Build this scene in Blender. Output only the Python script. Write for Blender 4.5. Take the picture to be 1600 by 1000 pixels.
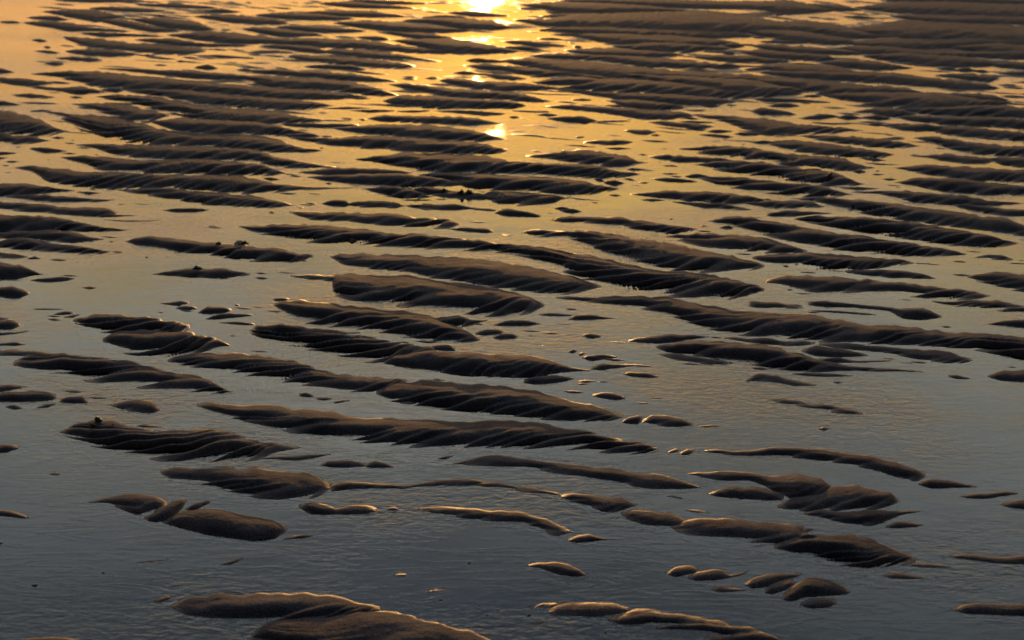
import bpy, math, random
import numpy as np

for o in list(bpy.data.objects):
    bpy.data.objects.remove(o, do_unlink=True)
scene = bpy.context.scene
COL = scene.collection
R = math.radians

# ------------------------------------------------------------------ camera
CAM_H = 1.60                     # metres above the water
F_PX = 2198.0                    # focal length in photo pixels (1600 wide)
PITCH = math.atan(850.0 / F_PX)  # horizon 850 px above the centre
cam_d = bpy.data.cameras.new("camera")
cam = bpy.data.objects.new("camera", cam_d)
COL.objects.link(cam)
cam.location = (0, 0, CAM_H)
cam.rotation_euler = (math.pi / 2 - PITCH, 0, 0)
cam_d.sensor_width = 36.0
cam_d.lens = 36.0 * F_PX / 1600.0
cam_d.clip_start = 0.05
cam_d.clip_end = 3000
cam_d.dof.use_dof = True
cam_d.dof.focus_distance = 3.9
cam_d.dof.aperture_fstop = 5.0
scene.camera = cam

# ------------------------------------------------------------------ sky and sun
SUN_EL = R(2.3)
SUN_AZ = R(-1.2)      # a little left of the view axis (+ = right)
w = bpy.data.worlds.new("World")
scene.world = w
w.use_nodes = True
nt = w.node_tree
N, L = nt.nodes, nt.links
for n in list(N):
    N.remove(n)
out = N.new("ShaderNodeOutputWorld")
bg = N.new("ShaderNodeBackground")
sky = N.new("ShaderNodeTexSky")
sky.sky_type = 'NISHITA'
sky.sun_disc = False
sky.sun_elevation = SUN_EL
sky.sun_rotation = SUN_AZ
sky.air_density = 1.6
sky.dust_density = 4.0
sky.ozone_density = 1.0
bg.inputs['Strength'].default_value = 0.12
GLOW_AZ, GLOW_EL, GLOW = 6.0, 4.5, (2.0, .80, .0)
GLOW2 = (.85, .46, .0)
# a veil of thin evening cloud over the clear sky: gold low in the west, slate blue higher, dim in the east
tc = N.new("ShaderNodeTexCoord")
nrm = N.new("ShaderNodeVectorMath"); nrm.operation = 'NORMALIZE'
L.new(tc.outputs['Generated'], nrm.inputs[0])
sep = N.new("ShaderNodeSeparateXYZ"); L.new(nrm.outputs[0], sep.inputs[0])
def math_node(op, a, b=None, c=None, clamp=False):
    n = N.new("ShaderNodeMath"); n.operation = op; n.use_clamp = clamp
    for k, v in enumerate((a, b, c)):
        if v is None: continue
        if isinstance(v, (int, float)): n.inputs[k].default_value = v
        else: L.new(v, n.inputs[k])
    return n.outputs[0]
el = math_node('ARCSINE', sep.outputs['Z'])
elf = math_node('DIVIDE', el, R(90), clamp=True)
ramp = N.new("ShaderNodeValToRGB"); ramp.color_ramp.interpolation = 'EASE'
SKY = [(0, (1.10, .54, .19)), (8, (1.72, .84, .30)), (12.5, (2.12, 1.15, .38)), (16, (2.05, 1.34, .44)), (19, (1.56, 1.34, .82)),
       (22.5, (1.50, 1.46, 1.24)), (26, (1.52, 1.56, 1.46)), (30, (1.06, 1.20, 1.32)), (34, (.68, .83, 1.05)), (42, (.28, .41, .66)), (60, (.17, .26, .43)), (90, (.13, .20, .34))]
cr = ramp.color_ramp
for k, (e, c) in enumerate(SKY):
    s = cr.elements[k] if k < 2 else cr.elements.new(e / 90.0)
    s.position = e / 90.0
for k, (e, c) in enumerate(SKY):
    cr.elements[k].position = e / 90.0; cr.elements[k].color = (*[v / 4.0 for v in c], 1)
L.new(elf, ramp.inputs['Fac'])
# west to east
sx, sy = math.sin(SUN_AZ), math.cos(SUN_AZ)
dotw = math_node('ADD', math_node('MULTIPLY', sep.outputs['X'], sx), math_node('MULTIPLY', sep.outputs['Y'], sy))
wr = N.new("ShaderNodeMapRange"); wr.interpolation_type = 'SMOOTHSTEP'
wr.inputs['From Min'].default_value = -0.10; wr.inputs['From Max'].default_value = 0.85
wr.inputs['To Min'].default_value = 0.035; wr.inputs['To Max'].default_value = 1.0
L.new(dotw, wr.inputs['Value'])
# gaps of cool grey sky between the lit clouds above the gold band
gmap = N.new("ShaderNodeMapping"); gmap.inputs['Scale'].default_value = (3.0, 3.0, 8.0); gmap.inputs['Location'].default_value = (3.7, 1.3, 0)
L.new(nrm.outputs[0], gmap.inputs['Vector'])
gno = N.new("ShaderNodeTexNoise"); gno.inputs['Scale'].default_value = 2.0; gno.inputs['Detail'].default_value = 4
L.new(gmap.outputs['Vector'], gno.inputs['Vector'])
gmr = N.new("ShaderNodeMapRange"); gmr.inputs['From Min'].default_value = 0.44; gmr.inputs['From Max'].default_value = 0.60
L.new(gno.outputs['Fac'], gmr.inputs['Value'])
band = N.new("ShaderNodeMapRange"); band.interpolation_type = 'SMOOTHSTEP'
band.inputs['From Min'].default_value = R(13); band.inputs['From Max'].default_value = R(21); band.inputs['To Max'].default_value = 0.75
L.new(el, band.inputs['Value'])
cool = N.new("ShaderNodeMix"); cool.data_type = 'RGBA'
L.new(math_node('MULTIPLY', gmr.outputs['Result'], band.outputs['Result']), cool.inputs['Factor'])
hsv = N.new("ShaderNodeHueSaturation"); hsv.inputs['Saturation'].default_value = 0.0; hsv.inputs['Value'].default_value = 1.0
L.new(ramp.outputs['Color'], hsv.inputs['Color'])
tnt = N.new("ShaderNodeMix"); tnt.data_type = 'RGBA'; tnt.blend_type = 'MULTIPLY'; tnt.inputs['Factor'].default_value = 1.0
tnt.inputs['B'].default_value = (0.74, 0.86, 0.90, 1)
L.new(hsv.outputs['Color'], tnt.inputs['A'])
L.new(ramp.outputs['Color'], cool.inputs['A']); L.new(tnt.outputs['Result'], cool.inputs['B'])
veil = N.new("ShaderNodeVectorMath"); veil.operation = 'SCALE'
L.new(cool.outputs['Result'], veil.inputs[0])
# uneven thin cloud, drawn out level
cmap = N.new("ShaderNodeMapping"); cmap.inputs['Scale'].default_value = (2.2, 2.2, 9.0)
L.new(nrm.outputs[0], cmap.inputs['Vector'])
cno = N.new("ShaderNodeTexNoise"); cno.inputs['Scale'].default_value = 1.6; cno.inputs['Detail'].default_value = 4
L.new(cmap.outputs['Vector'], cno.inputs['Vector'])
cmr = N.new("ShaderNodeMapRange"); cmr.inputs['From Min'].default_value = 0.32; cmr.inputs['From Max'].default_value = 0.68
cmr.inputs['To Min'].default_value = 0.66; cmr.inputs['To Max'].default_value = 1.34
L.new(cno.outputs['Fac'], cmr.inputs['Value'])
L.new(math_node('MULTIPLY', math_node('MULTIPLY', wr.outputs['Result'], cmr.outputs['Result']), 4.0 / 0.12), veil.inputs['Scale'])
# glow round the sun
az = math_node('ARCTAN2', sep.outputs['X'], sep.outputs['Y'])
da = math_node('DIVIDE', math_node('SUBTRACT', az, SUN_AZ), R(GLOW_AZ))
de = math_node('DIVIDE', math_node('SUBTRACT', el, R(8.5)), R(GLOW_EL))
gs = math_node('EXPONENT', math_node('MULTIPLY', math_node('ADD', math_node('MULTIPLY', da, da), math_node('MULTIPLY', de, de)), -1.0))
glow = N.new("ShaderNodeVectorMath"); glow.operation = 'SCALE'
glow.inputs[0].default_value = tuple(v / 0.12 for v in GLOW)
L.new(gs, glow.inputs['Scale'])
da2 = math_node('DIVIDE', math_node('SUBTRACT', az, SUN_AZ), R(13))
de2 = math_node('DIVIDE', math_node('SUBTRACT', el, R(15)), R(8))
gs2 = math_node('EXPONENT', math_node('MULTIPLY', math_node('ADD', math_node('MULTIPLY', da2, da2), math_node('MULTIPLY', de2, de2)), -1.0))
glow2 = N.new("ShaderNodeVectorMath"); glow2.operation = 'SCALE'
glow2.inputs[0].default_value = tuple(v / 0.12 for v in GLOW2)
L.new(gs2, glow2.inputs['Scale'])
both = N.new("ShaderNodeVectorMath"); both.operation = 'ADD'
L.new(veil.outputs[0], both.inputs[0]); L.new(glow2.outputs[0], both.inputs[1])
add = N.new("ShaderNodeVectorMath"); add.operation = 'ADD'
L.new(both.outputs[0], add.inputs[0]); L.new(glow.outputs[0], add.inputs[1])
clear = N.new("ShaderNodeVectorMath"); clear.operation = 'SCALE'; clear.inputs['Scale'].default_value = 0.15
L.new(sky.outputs[0], clear.inputs[0])
tot = N.new("ShaderNodeVectorMath"); tot.operation = 'ADD'
L.new(add.outputs[0], tot.inputs[0]); L.new(clear.outputs[0], tot.inputs[1])
L.new(tot.outputs[0], bg.inputs[0])
L.new(bg.outputs[0], out.inputs['Surface'])

sun_d = bpy.data.lights.new("sun", 'SUN')
sun_d.energy = 2.0
sun_d.angle = R(0.8)
sun_d.color = (1.0, 0.50, 0.16)
sun = bpy.data.objects.new("sun", sun_d)
COL.objects.link(sun)
from mathutils import Vector
sdir = Vector((math.sin(SUN_AZ) * math.cos(SUN_EL), math.cos(SUN_AZ) * math.cos(SUN_EL), math.sin(SUN_EL)))
sun.rotation_euler = (-sdir).to_track_quat('-Z', 'Y').to_euler()
sun.location = (0, 0, 20)

scene.view_settings.view_transform = 'Standard'
scene.view_settings.look = 'None'
scene.view_settings.gamma = 1.0
scene.view_settings.use_curve_mapping = False
scene.view_settings.exposure = 0.2

# ------------------------------------------------------------------ helpers
def ground(x, y):
    """photo pixel -> point of the flat shore (z = 0), arrays allowed"""
    dep = PITCH + np.arctan((np.asarray(y, float) - 500.0) / F_PX)
    Y = CAM_H / np.tan(dep)
    rng = np.hypot(CAM_H, Y) * np.cos(dep - PITCH)
    X = (np.asarray(x, float) - 800.0) / F_PX * rng
    return X, Y

_rng = np.random.default_rng(11)
_T = _rng.random((64, 64))
def vnoise(x, y, seed=0):
    x = np.asarray(x) + seed * 17.31; y = np.asarray(y) + seed * 9.77
    xi = np.floor(x).astype(int); yi = np.floor(y).astype(int)
    fx = x - xi; fy = y - yi
    fx = fx * fx * (3 - 2 * fx); fy = fy * fy * (3 - 2 * fy)
    a = _T[xi % 64, yi % 64]; b = _T[(xi + 1) % 64, yi % 64]
    c = _T[xi % 64, (yi + 1) % 64]; d = _T[(xi + 1) % 64, (yi + 1) % 64]
    return (a * (1 - fx) + b * fx) * (1 - fy) + (c * (1 - fx) + d * fx) * fy - 0.5

def fbm(x, y, seed=0, octs=3):
    s = 0; a = 1.0; f = 1.0
    for k in range(octs):
        s = s + a * vnoise(x * f, y * f, seed + k * 5); a *= 0.5; f *= 2.03
    return s

def new_mat(name):
    m = bpy.data.materials.new(name)
    m.use_nodes = True
    nt = m.node_tree
    p = nt.nodes["Principled BSDF"]
    return m, nt.nodes, nt.links, p

# ------------------------------------------------------------------ materials
def sand_material():
    m, N, L, p = new_mat("wet_sand")
    geo = N.new("ShaderNodeNewGeometry")
    n1 = N.new("ShaderNodeTexNoise"); n1.inputs['Scale'].default_value = 9.0; n1.inputs['Detail'].default_value = 5
    n2 = N.new("ShaderNodeTexNoise"); n2.inputs['Scale'].default_value = 300.0; n2.inputs['Detail'].default_value = 4
    n3 = N.new("ShaderNodeTexNoise"); n3.inputs['Scale'].default_value = 70.0; n3.inputs['Detail'].default_value = 4
    vo = N.new("ShaderNodeTexVoronoi"); vo.inputs['Scale'].default_value = 330.0
    for n in (n1, n2, n3, vo):
        L.new(geo.outputs['Position'], n.inputs['Vector'])
    cr = N.new("ShaderNodeValToRGB")
    cr.color_ramp.elements[0].position = 0.35; cr.color_ramp.elements[0].color = (*SAND_DARK, 1)
    cr.color_ramp.elements[1].position = 0.68; cr.color_ramp.elements[1].color = (*SAND_LIGHT, 1)
    L.new(n1.outputs['Fac'], cr.inputs['Fac'])
    cg = N.new("ShaderNodeValToRGB")
    cg.color_ramp.elements[0].position = 0.30; cg.color_ramp.elements[0].color = (0.30, 0.29, 0.28, 1)
    cg.color_ramp.elements[1].position = 0.70; cg.color_ramp.elements[1].color = (1.7, 1.62, 1.55, 1)
    L.new(n2.outputs['Fac'], cg.inputs['Fac'])
    mx = N.new("ShaderNodeMix"); mx.data_type = 'RGBA'; mx.blend_type = 'MULTIPLY'
    mx.inputs['Factor'].default_value = 0.8
    L.new(cr.outputs['Color'], mx.inputs['A']); L.new(cg.outputs['Color'], mx.inputs['B'])
    L.new(mx.outputs['Result'], p.inputs['Base Color'])
    sp = N.new("ShaderNodeSeparateXYZ"); L.new(geo.outputs['Position'], sp.inputs[0])
    rr = N.new("ShaderNodeMapRange"); rr.inputs['From Min'].default_value = 0.0003; rr.inputs['From Max'].default_value = 0.0045
    rr.inputs['To Min'].default_value = 0.22; rr.inputs['To Max'].default_value = SAND_ROUGH
    L.new(sp.outputs['Z'], rr.inputs['Value']); L.new(rr.outputs['Result'], p.inputs['Roughness'])
    p.inputs['IOR'].default_value = 1.36
    p.inputs['Specular IOR Level'].default_value = 0.12
    b1 = N.new("ShaderNodeBump"); b1.inputs['Strength'].default_value = 0.8; b1.inputs['Distance'].default_value = 0.0022
    b2 = N.new("ShaderNodeBump"); b2.inputs['Strength'].default_value = 0.45; b2.inputs['Distance'].default_value = 0.004
    L.new(n2.outputs['Fac'], b1.inputs['Height'])
    L.new(n3.outputs['Fac'], b2.inputs['Height'])
    L.new(b2.outputs['Normal'], b1.inputs['Normal'])
    L.new(b1.outputs['Normal'], p.inputs['Normal'])
    return m

def water_material():
    m, N, L, p = new_mat("shallow_water")
    geo = N.new("ShaderNodeNewGeometry")
    def tex(scale, sx, sy, detail, rot=0.0, dist=0.0):
        mp = N.new("ShaderNodeMapping")
        mp.inputs['Scale'].default_value = (sx, sy, 1); mp.inputs['Rotation'].default_value = (0, 0, rot)
        L.new(geo.outputs['Position'], mp.inputs['Vector'])
        n = N.new("ShaderNodeTexNoise"); n.inputs['Scale'].default_value = scale
        n.inputs['Detail'].default_value = detail; n.inputs['Distortion'].default_value = dist
        L.new(mp.outputs['Vector'], n.inputs['Vector'])
        return n.outputs['Fac']
    patch = tex(1.6, 0.7, 1.0, 4)
    pr = N.new("ShaderNodeMapRange"); pr.inputs['From Min'].default_value = 0.46; pr.inputs['From Max'].default_value = 0.64
    pr.inputs['To Min'].default_value = 0.10; pr.inputs['To Max'].default_value = 1.0
    L.new(patch, pr.inputs['Value'])
    wav = tex(26, 1.0, 2.0, 3, 0.25, 0.6)
    fine = tex(75, 1.0, 1.7, 2, -0.35, 0.4)
    swell = tex(4.5, 1.0, 1.5, 2)
    flow = tex(7.0, 0.5, 2.4, 4, 0.12, 1.6)            # threads of slow run-off
    fr_ = N.new("ShaderNodeMapRange"); fr_.inputs['From Min'].default_value = 0.44; fr_.inputs['From Max'].default_value = 0.56
    L.new(flow, fr_.inputs['Value'])
    rid = N.new("ShaderNodeMath"); rid.operation = 'PINGPONG'; rid.inputs[1].default_value = 0.5
    L.new(fr_.outputs['Result'], rid.inputs[0])
    b0 = N.new("ShaderNodeBump"); b0.inputs['Strength'].default_value = 1.0; b0.inputs['Distance'].default_value = W_SWELL
    L.new(swell, b0.inputs['Height'])
    bf = N.new("ShaderNodeBump"); bf.inputs['Strength'].default_value = 0.16; bf.inputs['Distance'].default_value = 0.0016
    L.new(rid.outputs[0], bf.inputs['Height']); L.new(b0.outputs['Normal'], bf.inputs['Normal'])
    b1 = N.new("ShaderNodeBump"); b1.inputs['Distance'].default_value = W_WAVE
    L.new(pr.outputs['Result'], b1.inputs['Strength']); L.new(wav, b1.inputs['Height']); L.new(bf.outputs['Normal'], b1.inputs['Normal'])
    b2 = N.new("ShaderNodeBump"); b2.inputs['Distance'].default_value = W_FINE
    L.new(pr.outputs['Result'], b2.inputs['Strength']); L.new(fine, b2.inputs['Height']); L.new(b1.outputs['Normal'], b2.inputs['Normal'])
    # a thin clear film: mirrors by Fresnel, lets the bed and the sand slopes show through
    N.remove(p)
    fr = N.new("ShaderNodeFresnel"); fr.inputs['IOR'].default_value = 1.333
    L.new(b2.outputs['Normal'], fr.inputs['Normal'])
    gl = N.new("ShaderNodeBsdfGlossy"); gl.inputs['Roughness'].default_value = W_ROUGH
    L.new(b2.outputs['Normal'], gl.inputs['Normal'])
    tr = N.new("ShaderNodeBsdfTransparent"); tr.inputs['Color'].default_value = (.80, .84, .85, 1)
    mx = N.new("ShaderNodeMixShader")
    L.new(fr.outputs[0], mx.inputs[0]); L.new(tr.outputs[0], mx.inputs[1]); L.new(gl.outputs[0], mx.inputs[2])
    L.new(mx.outputs[0], N["Material Output"].inputs['Surface'])
    return m

SAND_DARK = (0.030, 0.031, 0.042); SAND_LIGHT = (0.056, 0.056, 0.070); SAND_ROUGH = 0.84
W_SWELL, W_WAVE, W_FINE, W_ROUGH = 0.0008, 0.0024, 0.0009, 0.02
WATER_BASE = (0.010, 0.011, 0.013)
SAND = sand_material()
WATER = water_material()
m, _, _, p = new_mat("dark_seaweed"); WEED = m
p.inputs['Base Color'].default_value = (0.018, 0.024, 0.010, 1); p.inputs['Roughness'].default_value = 0.45
m, _, _, p = new_mat("seabed_sand"); BED = m
p.inputs['Base Color'].default_value = (0.030, 0.032, 0.036, 1); p.inputs['Roughness'].default_value = 0.8

def link(name, verts, faces, mat, loc=(0, 0, 0), smooth=True):
    me = bpy.data.meshes.new(name)
    me.from_pydata(verts, [], faces)
    me.materials.append(mat)
    if smooth:
        me.polygons.foreach_set('use_smooth', [True] * len(me.polygons))
    o = bpy.data.objects.new(name, me)
    o.location = loc
    COL.objects.link(o)
    return o

# ------------------------------------------------------------------ the setting
S = 600.0
o = link("seabed", [(-S, -S, -.03), (S, -S, -.03), (S, S, -.03), (-S, S, -.03)], [(0, 1, 2, 3)], BED); o["kind"] = "structure"
o = link("water", [(-S, -S, 0), (S, -S, 0), (S, S, 0), (-S, S, 0)], [(0, 1, 2, 3)], WATER); o["kind"] = "structure"

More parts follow.
